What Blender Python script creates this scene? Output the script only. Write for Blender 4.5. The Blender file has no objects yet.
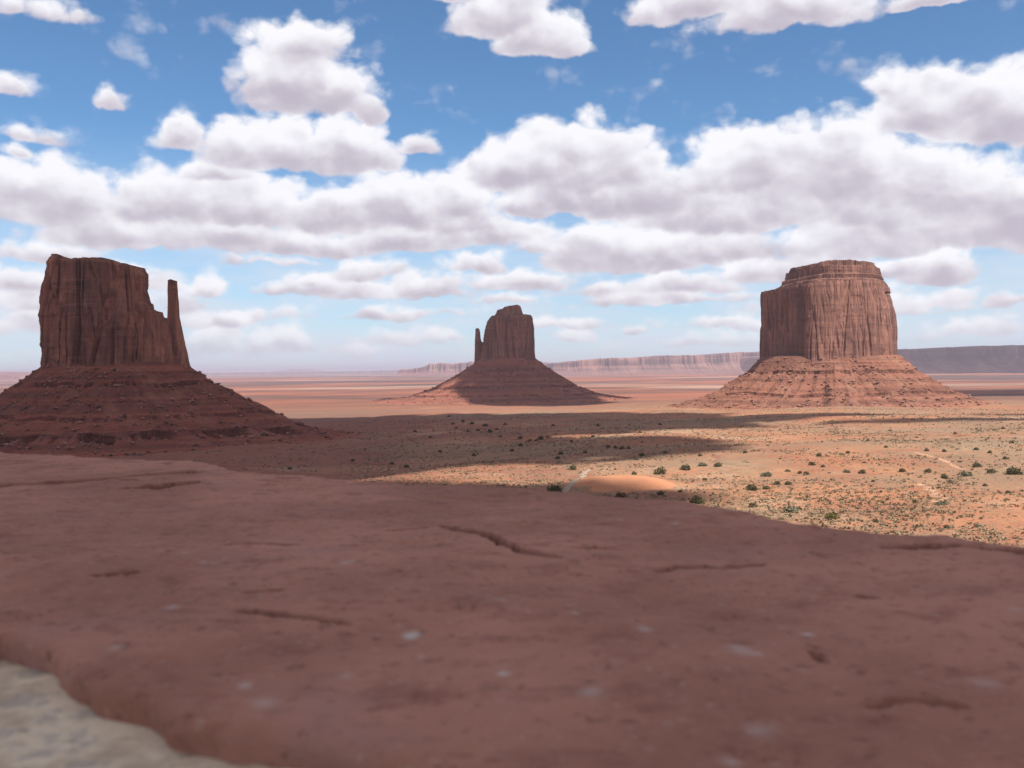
import bpy, math, random
import numpy as np
from mathutils import Matrix, Vector

sc = bpy.context.scene
C = sc.collection
R = math.radians
rng = np.random.default_rng(11)

# ------------------------------------------------------------------ camera
FPX = 996.0
PITCH = math.atan(14.5 / FPX)
ROLL = R(0.72)
fw = np.array([0, math.cos(PITCH), -math.sin(PITCH)])
r0 = np.array([1.0, 0, 0])
u0 = np.cross(r0, fw)
up = math.cos(ROLL) * u0 + math.sin(ROLL) * r0
rt = math.cos(ROLL) * r0 - math.sin(ROLL) * u0
cd = bpy.data.cameras.new('camera')
cam = bpy.data.objects.new('camera', cd)
C.objects.link(cam)
cam.matrix_world = Matrix(((rt[0], up[0], -fw[0], 0), (rt[1], up[1], -fw[1], 0), (rt[2], up[2], -fw[2], 0), (0, 0, 0, 1)))
cd.sensor_width = 36
cd.lens = 36 * FPX / 1024
cd.clip_start = 0.02
cd.clip_end = 300000
cd.dof.use_dof = True
cd.dof.focus_distance = 60.0
cd.dof.aperture_fstop = 21
sc.camera = cam

# ------------------------------------------------------------------ light and exposure
SUN_EL = R(56)
SUN_AZ = R(135)                       # clockwise from +Y (the way the camera looks)
sdir = np.array([math.sin(SUN_AZ) * math.cos(SUN_EL), math.cos(SUN_AZ) * math.cos(SUN_EL), math.sin(SUN_EL)])
sl = bpy.data.lights.new('sun', 'SUN')
sl.energy = 5.0
sl.angle = R(0.53)
sl.color = (1.0, 0.95, 0.87)
sun = bpy.data.objects.new('sun', sl)
C.objects.link(sun)
sun.rotation_euler = Vector(sdir).to_track_quat('Z', 'Y').to_euler()

sc.view_settings.view_transform = 'Standard'
sc.view_settings.look = 'None'
sc.view_settings.exposure = 0.25
sc.view_settings.gamma = 1
sc.cycles.use_denoising = True
sc.cycles.max_bounces = 5
sc.cycles.diffuse_bounces = 3
sc.cycles.volume_bounces = 1
sc.cycles.sample_clamp_indirect = 6

def ray(px, py):
    d = rt * (px - 512) / FPX + up * (384 - py) / FPX + fw
    return d / np.linalg.norm(d)

def at(px, py, Y):
    d = ray(px, py)
    return d * (Y / d[1])

# ------------------------------------------------------------------ node helper
class NB:
    def __init__(s, tree):
        s.t = tree
        s.n = tree.nodes
        s.l = tree.links
    def put(s, sock, v):
        if isinstance(v, bpy.types.NodeSocket):
            s.l.new(v, sock)
        elif v is not None:
            sock.default_value = v
    def math(s, op, a, b=None, c=None, clamp=False):
        n = s.n.new('ShaderNodeMath'); n.operation = op; n.use_clamp = clamp
        s.put(n.inputs[0], a); s.put(n.inputs[1], b); s.put(n.inputs[2], c)
        return n.outputs[0]
    def vec(s, op, a, b=None, c=None):
        n = s.n.new('ShaderNodeVectorMath'); n.operation = op
        s.put(n.inputs[0], a)
        if op == 'SCALE':
            s.put(n.inputs[3], b)
        else:
            s.put(n.inputs[1], b); s.put(n.inputs[2], c)
        return n.outputs['Value'] if op in ('LENGTH', 'DOT_PRODUCT') else n.outputs['Vector']
    def noise(s, v, scale, detail=4, rough=0.5, dist=0.0, out='Fac'):
        n = s.n.new('ShaderNodeTexNoise')
        s.put(n.inputs['Vector'], v)
        n.inputs['Scale'].default_value = scale
        n.inputs['Detail'].default_value = detail
        n.inputs['Roughness'].default_value = rough
        n.inputs['Distortion'].default_value = dist
        return n.outputs[out]
    def voro(s, v, scale, feature='F1', out='Distance'):
        n = s.n.new('ShaderNodeTexVoronoi'); n.feature = feature
        s.put(n.inputs['Vector'], v); n.inputs['Scale'].default_value = scale
        return n.outputs[out]
    def step(s, x, lo, hi, a=0.0, b=1.0):
        n = s.n.new('ShaderNodeMapRange'); n.interpolation_type = 'SMOOTHSTEP'
        s.put(n.inputs['Value'], x)
        n.inputs['From Min'].default_value = lo; n.inputs['From Max'].default_value = hi
        n.inputs['To Min'].default_value = a; n.inputs['To Max'].default_value = b
        return n.outputs['Result']
    def mix(s, f, a, b, mode='MIX'):
        n = s.n.new('ShaderNodeMix'); n.data_type = 'RGBA'; n.blend_type = mode
        s.put(n.inputs[0], f)
        for i, v in ((6, a), (7, b)):
            if isinstance(v, (tuple, list)) and len(v) == 3: v = (*v, 1)
            s.put(n.inputs[i], v)
        return n.outputs[2]
    def sep(s, v):
        n = s.n.new('ShaderNodeSeparateXYZ'); s.put(n.inputs[0], v)
        return n.outputs
    def comb(s, x, y, z=0.0):
        n = s.n.new('ShaderNodeCombineXYZ')
        s.put(n.inputs[0], x); s.put(n.inputs[1], y); s.put(n.inputs[2], z)
        return n.outputs[0]
    def attr(s, name):
        n = s.n.new('ShaderNodeAttribute'); n.attribute_name = name
        return n.outputs['Fac']
    def pos(s):
        return s.n.new('ShaderNodeNewGeometry').outputs['Position']

def material(name, rough=0.95, spec=0.15):
    m = bpy.data.materials.new(name); m.use_nodes = True
    b = NB(m.node_tree)
    bs = m.node_tree.nodes['Principled BSDF']
    bs.inputs['Roughness'].default_value = rough
    bs.inputs['Specular IOR Level'].default_value = spec
    return m, b, bs

def bump(b, bs, h, strength, dist):
    n = b.n.new('ShaderNodeBump')
    n.inputs['Strength'].default_value = strength; n.inputs['Distance'].default_value = dist
    b.put(n.inputs['Height'], h)
    b.l.new(n.outputs[0], bs.inputs['Normal'])

# ------------------------------------------------------------------ world: Nishita sky and cumulus
w = bpy.data.worlds.new('World'); sc.world = w; w.use_nodes = True
b = NB(w.node_tree)
sky = b.n.new('ShaderNodeTexSky'); sky.sky_type = 'NISHITA'; sky.sun_disc = False
sky.sun_elevation = SUN_EL; sky.sun_rotation = SUN_AZ
sky.altitude = 1700; sky.air_density = 1.0; sky.dust_density = 0.6; sky.ozone_density = 1.6
bg = w.node_tree.nodes['Background']
bg.inputs['Strength'].default_value = 0.10
gen = b.n.new('ShaderNodeTexCoord').outputs['Generated']
gx, gy, gz = b.sep(gen)
az = b.math('ARCTAN2', gx, gy)
el = b.math('ARCSINE', gz)
p0 = b.comb(az, el)
def azel(px, py):
    d = ray(px, py)
    return math.atan2(d[0], d[1]), math.asin(d[2])
# cloud bodies: pixel-measured centre of the flat base, half width, height above base, strength
CL = [
 (290, 88, 78, 92, 1.0), (300, 50, 75, 48, .85), (350, 100, 62, 48, 1.0),
 (185, 142, 52, 38, .75), (265, 160, 85, 58, 1.0), (345, 160, 80, 62, 1.0), (415, 150, 38, 26, .75),
 (110, 100, 26, 28, .68), (10, 92, 45, 32, .62), (30, 140, 38, 20, .45), (14, 158, 26, 16, .48), (60, 18, 52, 26, .40), (15, 8, 28, 18, .40),
 (500, 18, 75, 60, 1.0), (545, 45, 70, 42, 1.0), (450, -10, 50, 30, .8),
 (700, 8, 100, 40, 1.0), (790, 16, 110, 50, 1.0), (935, 0, 70, 20, .8),
 (935, 118, 85, 62, 1.0), (1005, 125, 90, 80, 1.0), (1060, 60, 55, 50, .9), (890, 95, 35, 28, .6),
 (575, 178, 120, 80, 1.15), (510, 178, 62, 50, 1.0), (650, 205, 125, 62, 1.1), (560, 205, 100, 40, 1.0),
 (760, 180, 120, 70, 1.1), (830, 185, 110, 90, 1.15), (720, 222, 150, 60, 1.1), (900, 215, 150, 95, 1.1),
 (1000, 225, 130, 90, 1.1), (860, 250, 130, 45, 1.0), (1090, 230, 130, 90, 1.0),
 (60, 212, 95, 62, 1.05), (-10, 200, 60, 50, 1.0), (165, 210, 80, 60, 1.0), (130, 238, 120, 42, 1.0), (250, 218, 95, 62, 1.05),
 (330, 225, 100, 50, 1.0), (395, 220, 95, 66, 1.05), (465, 228, 70, 40, .95), (230, 242, 100, 30, .9), (400, 246, 110, 30, .95),
 (595, 262, 78, 56, 1.05), (655, 266, 60, 38, .9), (545, 252, 45, 28, .75), (370, 275, 55, 26, .85), (430, 293, 75, 26, .85),
 (690, 288, 75, 24, .8), (600, 292, 85, 20, .7), (760, 275, 80, 30, .85), (820, 268, 60, 26, .8), (945, 276, 55, 34, .9),
 (480, 268, 50, 24, .7), (50, 255, 70, 24, .75), (20, 285, 60, 28, .7), (200, 290, 34, 22, .7), (310, 284, 20, 12, .6), (120, 268, 60, 16, .6),
 (570, 338, 42, 18, .62), (630, 332, 26, 15, .62), (700, 300, 50, 14, .5), (570, 302, 16, 12, .45), (250, 262, 40, 12, .45),
 (15, 330, 70, 34, .6), (215, 345, 62, 46, .62), (290, 350, 85, 34, .58), (365, 352, 45, 18, .5), (960, 335, 110, 30, .5),
 (455, 338, 22, 12, .5), (90, 300, 170, 40, .55), (700, 345, 160, 24, .42), (400, 340, 120, 24, .42), (930, 300, 140, 30, .45),
 (480, 240, 120, 40, .8), (300, 250, 150, 30, .75), (520, 285, 140, 26, .7), (330, 290, 110, 26, .7), (700, 255, 160, 40, .9), (100, 280, 120, 30, .7), (880, 275, 110, 22, .65), (640, 300, 160, 22, .6), (70, 310, 110, 26, .6), (400, 315, 160, 20, .5), (850, 310, 200, 22, .5),
 (230, 320, 90, 24, .6), (560, 325, 140, 18, .5), (740, 325, 120, 18, .5),
 (270, 262, 90, 16, .5), (452, 212, 60, 58, .95), (372, 110, 34, 40, .9), (225, 178, 70, 26, .8), (30, 352, 90, 20, .5), (1010, 305, 90, 20, .45), (500, 300, 70, 14, .45),
]
wn = b.noise(p0, 9.0, 3, 0.5, out='Color')
wn2 = b.noise(p0, 30.0, 5, 0.55, out='Color')
pw = b.vec('ADD', p0, b.vec('MULTIPLY', b.vec('SUBTRACT', wn, (.5, .5, .5)), (.055, .026, 0)))
pw = b.vec('ADD', pw, b.vec('MULTIPLY', b.vec('SUBTRACT', wn2, (.5, .5, .5)), (.022, .016, 0)))
D = S = W = None
for cx, cy, rx, ry, st in CL:
    a_, e_ = azel(cx, cy)
    ir = (FPX / rx, FPX / ry, 0)
    pk = pw if D is None else b.vec('MULTIPLY_ADD', D, (1e-7, 1e-7, 0), pw)   # keeps the long node chain in order
    q = b.vec('MULTIPLY_ADD', pk, ir, (-a_ * ir[0], -e_ * ir[1], 0))
    q2 = b.vec('MAXIMUM', q, b.vec('MULTIPLY', q, (1, -3.0, 1)))
    wgt = b.math('MULTIPLY_ADD', b.vec('LENGTH', q2), -st, st, clamp=True)
    qy = b.sep(q)[1]
    w2 = b.math('POWER', wgt, 3.5)
    if D is None:
        D, S, W = wgt, b.math('MULTIPLY', w2, qy), w2
    else:
        D = b.math('SMOOTH_MAX', D, wgt, 0.12)
        S = b.math('MULTIPLY_ADD', w2, qy, S)
        W = b.math('ADD', W, w2)
hgt = b.math('DIVIDE', S, b.math('ADD', W, 0.00002))
pn_ = b.comb(az, b.math('MULTIPLY', el, 1.35))
fb = b.noise(pn_, 15, 9, 0.55, 0.2)
sm = b.noise(pn_, 17, 4, 0.48, 0.15)
sm_up = b.noise(b.vec('ADD', pn_, (.007, .015, 0)), 17, 4, 0.48, 0.15)
fl = b.noise(pn_, 60, 6, 0.6)
dens = b.math('ADD', D, b.math('MULTIPLY', b.math('SUBTRACT', fb, 0.5), 0.85))
dens = b.math('ADD', dens, b.math('MULTIPLY', b.math('SUBTRACT', fl, 0.5), 0.10))
pv_ = b.vec('ADD', pn_, b.vec('MULTIPLY', b.vec('SUBTRACT', wn2, (.5, .5, .5)), (.02, .02, 0)))
bil = b.math('SUBTRACT', 0.42, b.voro(pv_, 34))
bil2 = b.math('SUBTRACT', 0.42, b.voro(pv_, 80))
bil_up = b.math('SUBTRACT', 0.42, b.voro(b.vec('ADD', pv_, (.003, .008, 0)), 34))
dens = b.math('MULTIPLY_ADD', bil, 0.24, dens)
dens = b.math('MULTIPLY_ADD', bil2, 0.12, dens)
cover = b.step(D, 0.0, 0.2)
alpha = b.math('MULTIPLY', b.step(dens, 0.11, 0.37), cover)
# light on the clouds: bright billowing tops, mauve-grey flat bases
relief = b.math('MULTIPLY', b.math('SUBTRACT', sm, sm_up), 1.1)
rim = b.step(dens, 0.95, 0.15)
lit = b.math('ADD', b.math('MULTIPLY_ADD', hgt, 1.0, 0.22), relief)
lit = b.math('ADD', lit, b.math('MULTIPLY', rim, 0.30))
lit = b.math('ADD', lit, b.math('MULTIPLY', b.math('SUBTRACT', bil, bil_up), 0.35))
base_c, top_c = (4.8, 4.3, 5.05), (8.7, 8.6, 8.9)
ccol = b.mix(b.step(lit, 0.0, 1.0), base_c, top_c)
skyc = b.mix(1.0, sky.outputs[0], (0.74, 1.0, 1.15), 'MULTIPLY')
# thin milky veil that thickens towards the horizon
veil_n = b.noise(b.comb(az, b.math('MULTIPLY', el, 4.0)), 7, 6, 0.55)
veil = b.math('MULTIPLY', b.step(el, 0.24, 0.02), b.step(veil_n, 0.30, 0.66, 0.40, 1.0))
col = b.mix(veil, skyc, (6.1, 6.9, 7.9))
fade = b.step(el, 0.0, 0.06, 0.35, 0.96)
col = b.mix(b.math('MULTIPLY', alpha, fade), col, ccol)
# cumulus added out of view, on a flat layer, to lift the ambient light
zq = b.math('MAXIMUM', gz, 0.06)
rest = b.math('MAXIMUM', b.step(b.math('ABSOLUTE', az), 0.55, 0.75), b.step(el, 0.38, 0.52))
lay = b.noise(b.comb(b.math('DIVIDE', gx, zq), b.math('DIVIDE', gy, zq)), 1.5, 5, 0.55)
la = b.math('MULTIPLY', b.math('MULTIPLY', b.step(lay, 0.40, 0.54), rest), b.step(gz, -0.01, 0.08))
col = b.mix(la, col, (4.6, 4.15, 4.15))
b.l.new(col, bg.inputs['Color'])

# ------------------------------------------------------------------ numpy noise
_perm = np.random.default_rng(5).permutation(256)
_perm = np.concatenate([_perm, _perm, _perm])
_g3 = np.random.default_rng(6).normal(size=(256, 3)); _g3 /= np.linalg.norm(_g3, axis=1)[:, None]
def pn(x, y, z=0.0):
    x, y, z = np.broadcast_arrays(np.asarray(x, float), np.asarray(y, float), np.asarray(z, float))
    xi, yi, zi = np.floor(x).astype(int), np.floor(y).astype(int), np.floor(z).astype(int)
    xf, yf, zf = x - xi, y - yi, z - zi
    u, v, t = (f * f * f * (f * (f * 6 - 15) + 10) for f in (xf, yf, zf))
    out = 0
    for dx in (0, 1):
        wx = u if dx else 1 - u
        for dy in (0, 1):
            wy = v if dy else 1 - v
            for dz in (0, 1):
                wz = t if dz else 1 - t
                g = _g3[_perm[_perm[_perm[(xi + dx) & 255] + ((yi + dy) & 255)] + ((zi + dz) & 255)]]
                out = out + wx * wy * wz * (g[..., 0] * (xf - dx) + g[..., 1] * (yf - dy) + g[..., 2] * (zf - dz))
    return out * 1.6
def fbm(x, y, z=0.0, o=4, g=0.5):
    s, a = 0, 1.0
    for k in range(o):
        s = s + a * pn(x * 2 ** k + 17.3 * k, y * 2 ** k - 9.1 * k, np.asarray(z) * 2 ** k)
        a *= g
    return s
def sstep(x, a, b_):
    t = np.clip((x - a) / (b_ - a), 0, 1)
    return t * t * (3 - 2 * t)

# ------------------------------------------------------------------ mesh helpers
def mesh_obj(name, V, F, mat, parent=None, smooth=False, attrs=None):
    V = np.asarray(V, np.float32); F = np.asarray(F, np.int32)
    me = bpy.data.meshes.new(name)
    k = F.shape[1]
    me.vertices.add(len(V)); me.vertices.foreach_set('co', V.ravel())
    me.loops.add(F.size); me.loops.foreach_set('vertex_index', F.ravel())
    me.polygons.add(len(F))
    me.polygons.foreach_set('loop_start', np.arange(0, F.size, k, dtype=np.int32))
    me.polygons.foreach_set('loop_total', np.full(len(F), k, np.int32))
    me.polygons.foreach_set('use_smooth', np.full(len(F), smooth, bool))
    me.update(calc_edges=True)
    me.validate()
    for an, av in (attrs or {}).items():
        at_ = me.attributes.new(an, 'FLOAT', 'POINT')
        at_.data.foreach_set('value', np.asarray(av, np.float32))
    me.materials.append(mat)
    o = bpy.data.objects.new(name, me); C.objects.link(o)
    if parent: o.parent = parent
    return o
def grid_faces(nr, nc, wrap=False):
    i, j = np.meshgrid(np.arange(nr - 1), np.arange(nc if wrap else nc - 1), indexing='ij')
    j2 = (j + 1) % nc
    return np.stack([i * nc + j, i * nc + j2, (i + 1) * nc + j2, (i + 1) * nc + j], -1).reshape(-1, 4)
def thing(name, label, cat, loc, group=None):
    o = bpy.data.objects.new(name, None); C.objects.link(o)
    o.location = loc; o['label'] = label; o['category'] = cat
    if group: o['group'] = group
    return o
def tag(o, label=None, cat=None, group=None, kind=None):
    for k, v in (('label', label), ('category', cat), ('group', group), ('kind', kind)):
        if v: o[k] = v
    return o

# ------------------------------------------------------------------ terrain height
CP = np.array([(100,300,-53),(200,330,-53),(60,450,-56),(200,600,-58),(400,700,-58),(0,600,-63),(-200,500,-70),(-150,800,-76),
 (200,1000,-66),(500,1200,-64),(-480,950,-80),(-480,1250,-84),(600,1650,-70),(600,1950,-74),(100,1500,-76),(0,2400,-88),(30,2900,-90),
 (-600,2000,-93),(1300,2500,-84),(1500,5000,-94),(-2000,5000,-96),(0,9000,-96),(5000,9000,-96),(-5000,9000,-96),(0,25000,-92),(9000,25000,-92),
 (-9000,25000,-92),(0,70000,-90),(-400,-1000,-60),(800,-1000,-60),(900,200,-55)], float)
def lp(x, y):
    r = np.hypot(x, y) + 1e-6
    return np.arctan2(x, y) * 1.3, np.log(r)
CPu, CPv = lp(CP[:, 0], CP[:, 1])
WN = np.array([0.58, 0.8146])          # normal of the wall, pointing out over the valley
DUNE = (52.0, 492.0)
def ground_z(x, y):
    x = np.asarray(x, float); y = np.asarray(y, float)
    u, v = lp(x, y)
    num = 0; den = 0
    for k in range(len(CP)):
        wgt = 1 / (((u - CPu[k]) ** 2 + (v - CPv[k]) ** 2) ** 1.6 + 1e-3)
        num = num + wgt * CP[k, 2]; den = den + wgt
    F = num / den
    r = np.hypot(x, y)
    near = sstep(r, 150, 320)
    F = F + near * (3.2 * pn(x / 230, y / 230, 1.3) + 1.5 * pn(x / 75, y / 75, 4.4) * (1 - sstep(r, 2500, 6000)))
    g = np.abs(pn(x / 95 + .6 * pn(x / 60, y / 60, 8), y / 95, 7.7))
    F = F - near * 1.6 * np.clip(1 - g / 0.16, 0, 1) * (1 - sstep(r, 1500, 3500))
    F = F + near * 0.35 * fbm(x / 11, y / 11, 2.2, 2) * (1 - sstep(r, 1200, 2500))
    # the sand dune
    dx, dy = (x - DUNE[0]), (y - DUNE[1])
    F = F + 4.0 * np.exp(-((dx / 25) ** 2 + (dy / 30) ** 2) ** 1.3) * (1 + 0.1 * pn(x / 20, y / 20, 3))
    rr = x * WN[0] + y * WN[1]
    k = 1 - np.exp(-np.clip(rr - 4.5, 0, None) / 80)
    return -1.1 + (F + 1.1) * k - 0.0 * r
def hit(px, py):
    d = ray(px, py)
    t = np.geomspace(60, 60000, 5000)
    P = d[None] * t[:, None]
    below = P[:, 2] < ground_z(P[:, 0], P[:, 1])
    i = int(np.argmax(below)) if below.any() else len(t) - 1
    return P[i]

# ------------------------------------------------------------------ materials
def rock_material(name, c_light, c_mid, c_dark, streak=1.0):
    m, b, bs = material(name)
    P = b.pos()
    x, y, z = b.sep(P)
    hor = b.vec('MULTIPLY', P, (1, 1, 0.07))
    n1 = b.noise(hor, 0.09, 6, 0.6)
    n2 = b.noise(hor, 0.35, 5, 0.6)
    bed = b.noise(b.vec('MULTIPLY', P, (.08, .08, 1)), 0.16, 5, 0.6)
    blot = b.noise(P, 0.045, 5, 0.6)
    c = b.mix(b.step(n1, 0.38, 0.66), c_mid, c_light)
    scar = b.noise(b.vec('MULTIPLY', P, (1, 1, .4)), 0.06, 3, 0.5)
    c = b.mix(b.math('MULTIPLY', b.step(scar, 0.60, 0.66), 0.6), c, tuple(v * 1.15 for v in c_light))
    c = b.mix(b.math('MULTIPLY', b.step(n2, 0.5, 0.68), 0.75 * streak), c, c_dark)
    c = b.mix(b.math('MULTIPLY', b.step(blot, 0.52, 0.7), 0.6), c, c_dark)
    pan = b.noise(b.vec('MULTIPLY', P, (1, 1, .18)), 0.022, 4, 0.55)
    c = b.mix(b.math('MULTIPLY', b.step(pan, 0.50, 0.60), 0.45 * streak), c, c_dark)
    c = b.mix(b.math('MULTIPLY', b.step(bed, 0.56, 0.64), 0.35), c, c_light)
    c = b.mix(b.math('MULTIPLY', b.step(bed, 0.42, 0.36), 0.35), c, c_dark)
    b.l.new(c, bs.inputs['Base Color'])
    h = b.math('ADD', b.math('MULTIPLY', n2, 1.3), b.noise(P, 0.5, 6, 0.65))
    bump(b, bs, h, 0.7, 2.2)
    return m
def talus_material(name, c_red, c_pale, c_dark):
    m, b, bs = material(name)
    P = b.pos()
    bed = b.noise(b.vec('MULTIPLY', P, (.012, .012, 1)), 0.13, 5, 0.62)
    n = b.noise(P, 0.035, 6, 0.6)
    sp = b.noise(P, 0.28, 5, 0.7)
    rk = b.voro(P, 0.22)
    c = b.mix(b.step(bed, 0.40, 0.6), c_dark, c_red)
    c = b.mix(b.math('MULTIPLY', b.step(n, 0.48, 0.68), 0.55), c, c_pale)
    c = b.mix(b.math('MULTIPLY', b.step(sp, 0.56, 0.66), 0.7), c, c_dark)
    c = b.mix(b.math('MULTIPLY', b.step(sp, 0.40, 0.33), 0.55), c, c_pale)
    c = b.mix(b.math('MULTIPLY', b.step(rk, 0.25, 0.1), 0.25), c, c_pale)
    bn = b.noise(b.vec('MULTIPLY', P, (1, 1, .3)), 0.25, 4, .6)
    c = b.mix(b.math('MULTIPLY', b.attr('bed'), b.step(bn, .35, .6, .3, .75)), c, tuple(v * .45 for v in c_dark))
    b.l.new(c, bs.inputs['Base Color'])
    bump(b, bs, b.math('ADD', sp, b.math('MULTIPLY', rk, -0.4)), 0.9, 3.0)
    return m
M_rockW = rock_material('sandstone_west', (.42, .185, .120), (.29, .122, .084), (.115, .058, .048), 1.0)
M_rockE = rock_material('sandstone_east', (.36, .175, .120), (.255, .120, .085), (.130, .070, .058), 1.0)
M_rockM = rock_material('sandstone_merrick', (.36, .185, .134), (.215, .106, .084), (.088, .047, .044), 1.15)
M_talW = talus_material('talus_west', (.335, .112, .072), (.35, .160, .108), (.205, .074, .052))
M_talE = talus_material('talus_east', (.36, .135, .090), (.37, .175, .118), (.22, .092, .066))
M_talM = talus_material('talus_merrick', (.335, .142, .092), (.38, .205, .138), (.20, .088, .062))

def ground_material():
    m, b, bs = material('desert_ground')
    P = b.pos()
    x, y, z = b.sep(P)
    dist = b.vec('LENGTH', P)
    far = b.step(dist, 1500, 3000)
    big = b.noise(P, 0.0042, 5, 0.55)
    mid = b.noise(P, 0.019, 6, 0.62, 0.4)
    fine = b.noise(P, 0.16, 6, 0.68)
    spk = b.noise(P, 0.75, 4, 0.65)
    red, orange, pale, scrub, dark = (.37, .140, .078), (.46, .210, .112), (.47, .300, .190), (.27, .190, .125), (.145, .096, .066)
    c = b.mix(b.step(mid, 0.38, 0.62), red, orange)
    c = b.mix(b.math('MULTIPLY', b.step(b.noise(P, 0.011, 6, 0.6, 0.6), 0.52, 0.66), 0.8), c, pale)
    cov = b.math('ADD', b.math('MULTIPLY', big, 0.9), b.math('MULTIPLY', fine, 0.6))
    c = b.mix(b.math('MULTIPLY', b.step(cov, 0.64, 0.86), 0.8), c, scrub)
    c = b.mix(b.math('MULTIPLY', b.step(spk, 0.54, 0.64), 0.6), c, dark)
    sp2 = b.noise(P, 0.28, 5, 0.7)
    c = b.mix(b.math('MULTIPLY', b.step(sp2, 0.52, 0.62), 0.5), c, (.20, .165, .105))
    c = b.mix(b.math('MULTIPLY', b.step(spk, 0.42, 0.34), 0.5), c, pale)
    # red clay flats on the left, darkened in colour to deepen the cloud shade
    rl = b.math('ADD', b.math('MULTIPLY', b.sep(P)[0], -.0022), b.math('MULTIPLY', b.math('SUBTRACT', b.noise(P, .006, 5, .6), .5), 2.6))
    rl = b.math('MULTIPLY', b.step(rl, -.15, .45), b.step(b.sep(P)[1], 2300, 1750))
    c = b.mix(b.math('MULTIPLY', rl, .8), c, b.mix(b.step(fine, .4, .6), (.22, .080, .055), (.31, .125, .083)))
    # far plain: red flats, pale washes; dark scrub-toned belts painted in for cloud shadows
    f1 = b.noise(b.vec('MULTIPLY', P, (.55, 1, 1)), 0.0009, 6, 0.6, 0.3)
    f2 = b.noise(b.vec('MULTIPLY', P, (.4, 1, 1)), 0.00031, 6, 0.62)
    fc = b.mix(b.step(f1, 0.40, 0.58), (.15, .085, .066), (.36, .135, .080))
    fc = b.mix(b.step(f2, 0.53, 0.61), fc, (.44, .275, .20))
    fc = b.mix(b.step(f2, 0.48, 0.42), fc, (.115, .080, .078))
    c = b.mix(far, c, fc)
    # clean blown sand on the dune
    dd = b.vec('LENGTH', b.vec('MULTIPLY', b.vec('SUBTRACT', P, (DUNE[0], DUNE[1], 0)), (1 / 27, 1 / 33, 0)))
    dd = b.math('ADD', dd, b.math('MULTIPLY', b.math('SUBTRACT', b.noise(P, 0.09, 5, 0.65), 0.5), 1.1))
    c = b.mix(b.step(dd, 1.05, 0.85), c, (.53, .240, .130))
    # pale paving of the overlook behind the wall
    rr = b.vec('DOT_PRODUCT', P, (WN[0], WN[1], 0))
    c = b.mix(b.step(rr, 2.0, 1.5), c, (.42, .36, .29))
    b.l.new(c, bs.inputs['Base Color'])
    bump(b, bs, b.math('ADD', fine, b.math('MULTIPLY', spk, 0.5)), 0.6, 1.2)
    return m
M_ground = ground_material()

# ------------------------------------------------------------------ ground: one polar sheet out to the horizon
ang = np.concatenate([np.arange(-180, -37, 3.0), np.arange(-37, 37, 0.12), np.arange(37, 180, 3.0)])
rad = np.concatenate([np.geomspace(0.5, 260, 60)[:-1], np.geomspace(260, 2600, 440)[:-1], np.geomspace(2600, 90000, 130)])
A, RR = np.meshgrid(np.radians(ang), rad)
gxx, gyy = RR * np.sin(A), RR * np.cos(A)
gzz = ground_z(gxx, gyy)
V = np.stack([gxx, gyy, gzz], -1).reshape(-1, 3)
Fg = grid_faces(len(rad), len(ang), wrap=True)[:, ::-1]
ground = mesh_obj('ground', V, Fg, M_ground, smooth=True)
tag(ground, kind='structure')

# ------------------------------------------------------------------ buttes
def resample(poly, n):
    poly = np.asarray(poly, float); q = np.vstack([poly, poly[:1]])
    L = np.concatenate([[0], np.cumsum(np.hypot(*np.diff(q, axis=0).T))])
    s = np.linspace(0, L[-1], n, endpoint=False)
    return np.stack([np.interp(s, L, q[:, 0]), np.interp(s, L, q[:, 1])], -1)
def superellipse(e, n=720):
    t = np.linspace(0, 2 * np.pi, n, endpoint=False)
    c, s_ = np.cos(t), np.sin(t)
    return np.stack([np.sign(c) * np.abs(c) ** (2 / e), np.sign(s_) * np.abs(s_) ** (2 / e)], -1)
def chaikin(p, it):
    p = np.asarray(p, float)
    for _ in range(it):
        q = np.roll(p, -1, 0)
        p = np.stack([.8 * p + .2 * q, .2 * p + .8 * q], 1).reshape(-1, 2)
    return p

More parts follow.
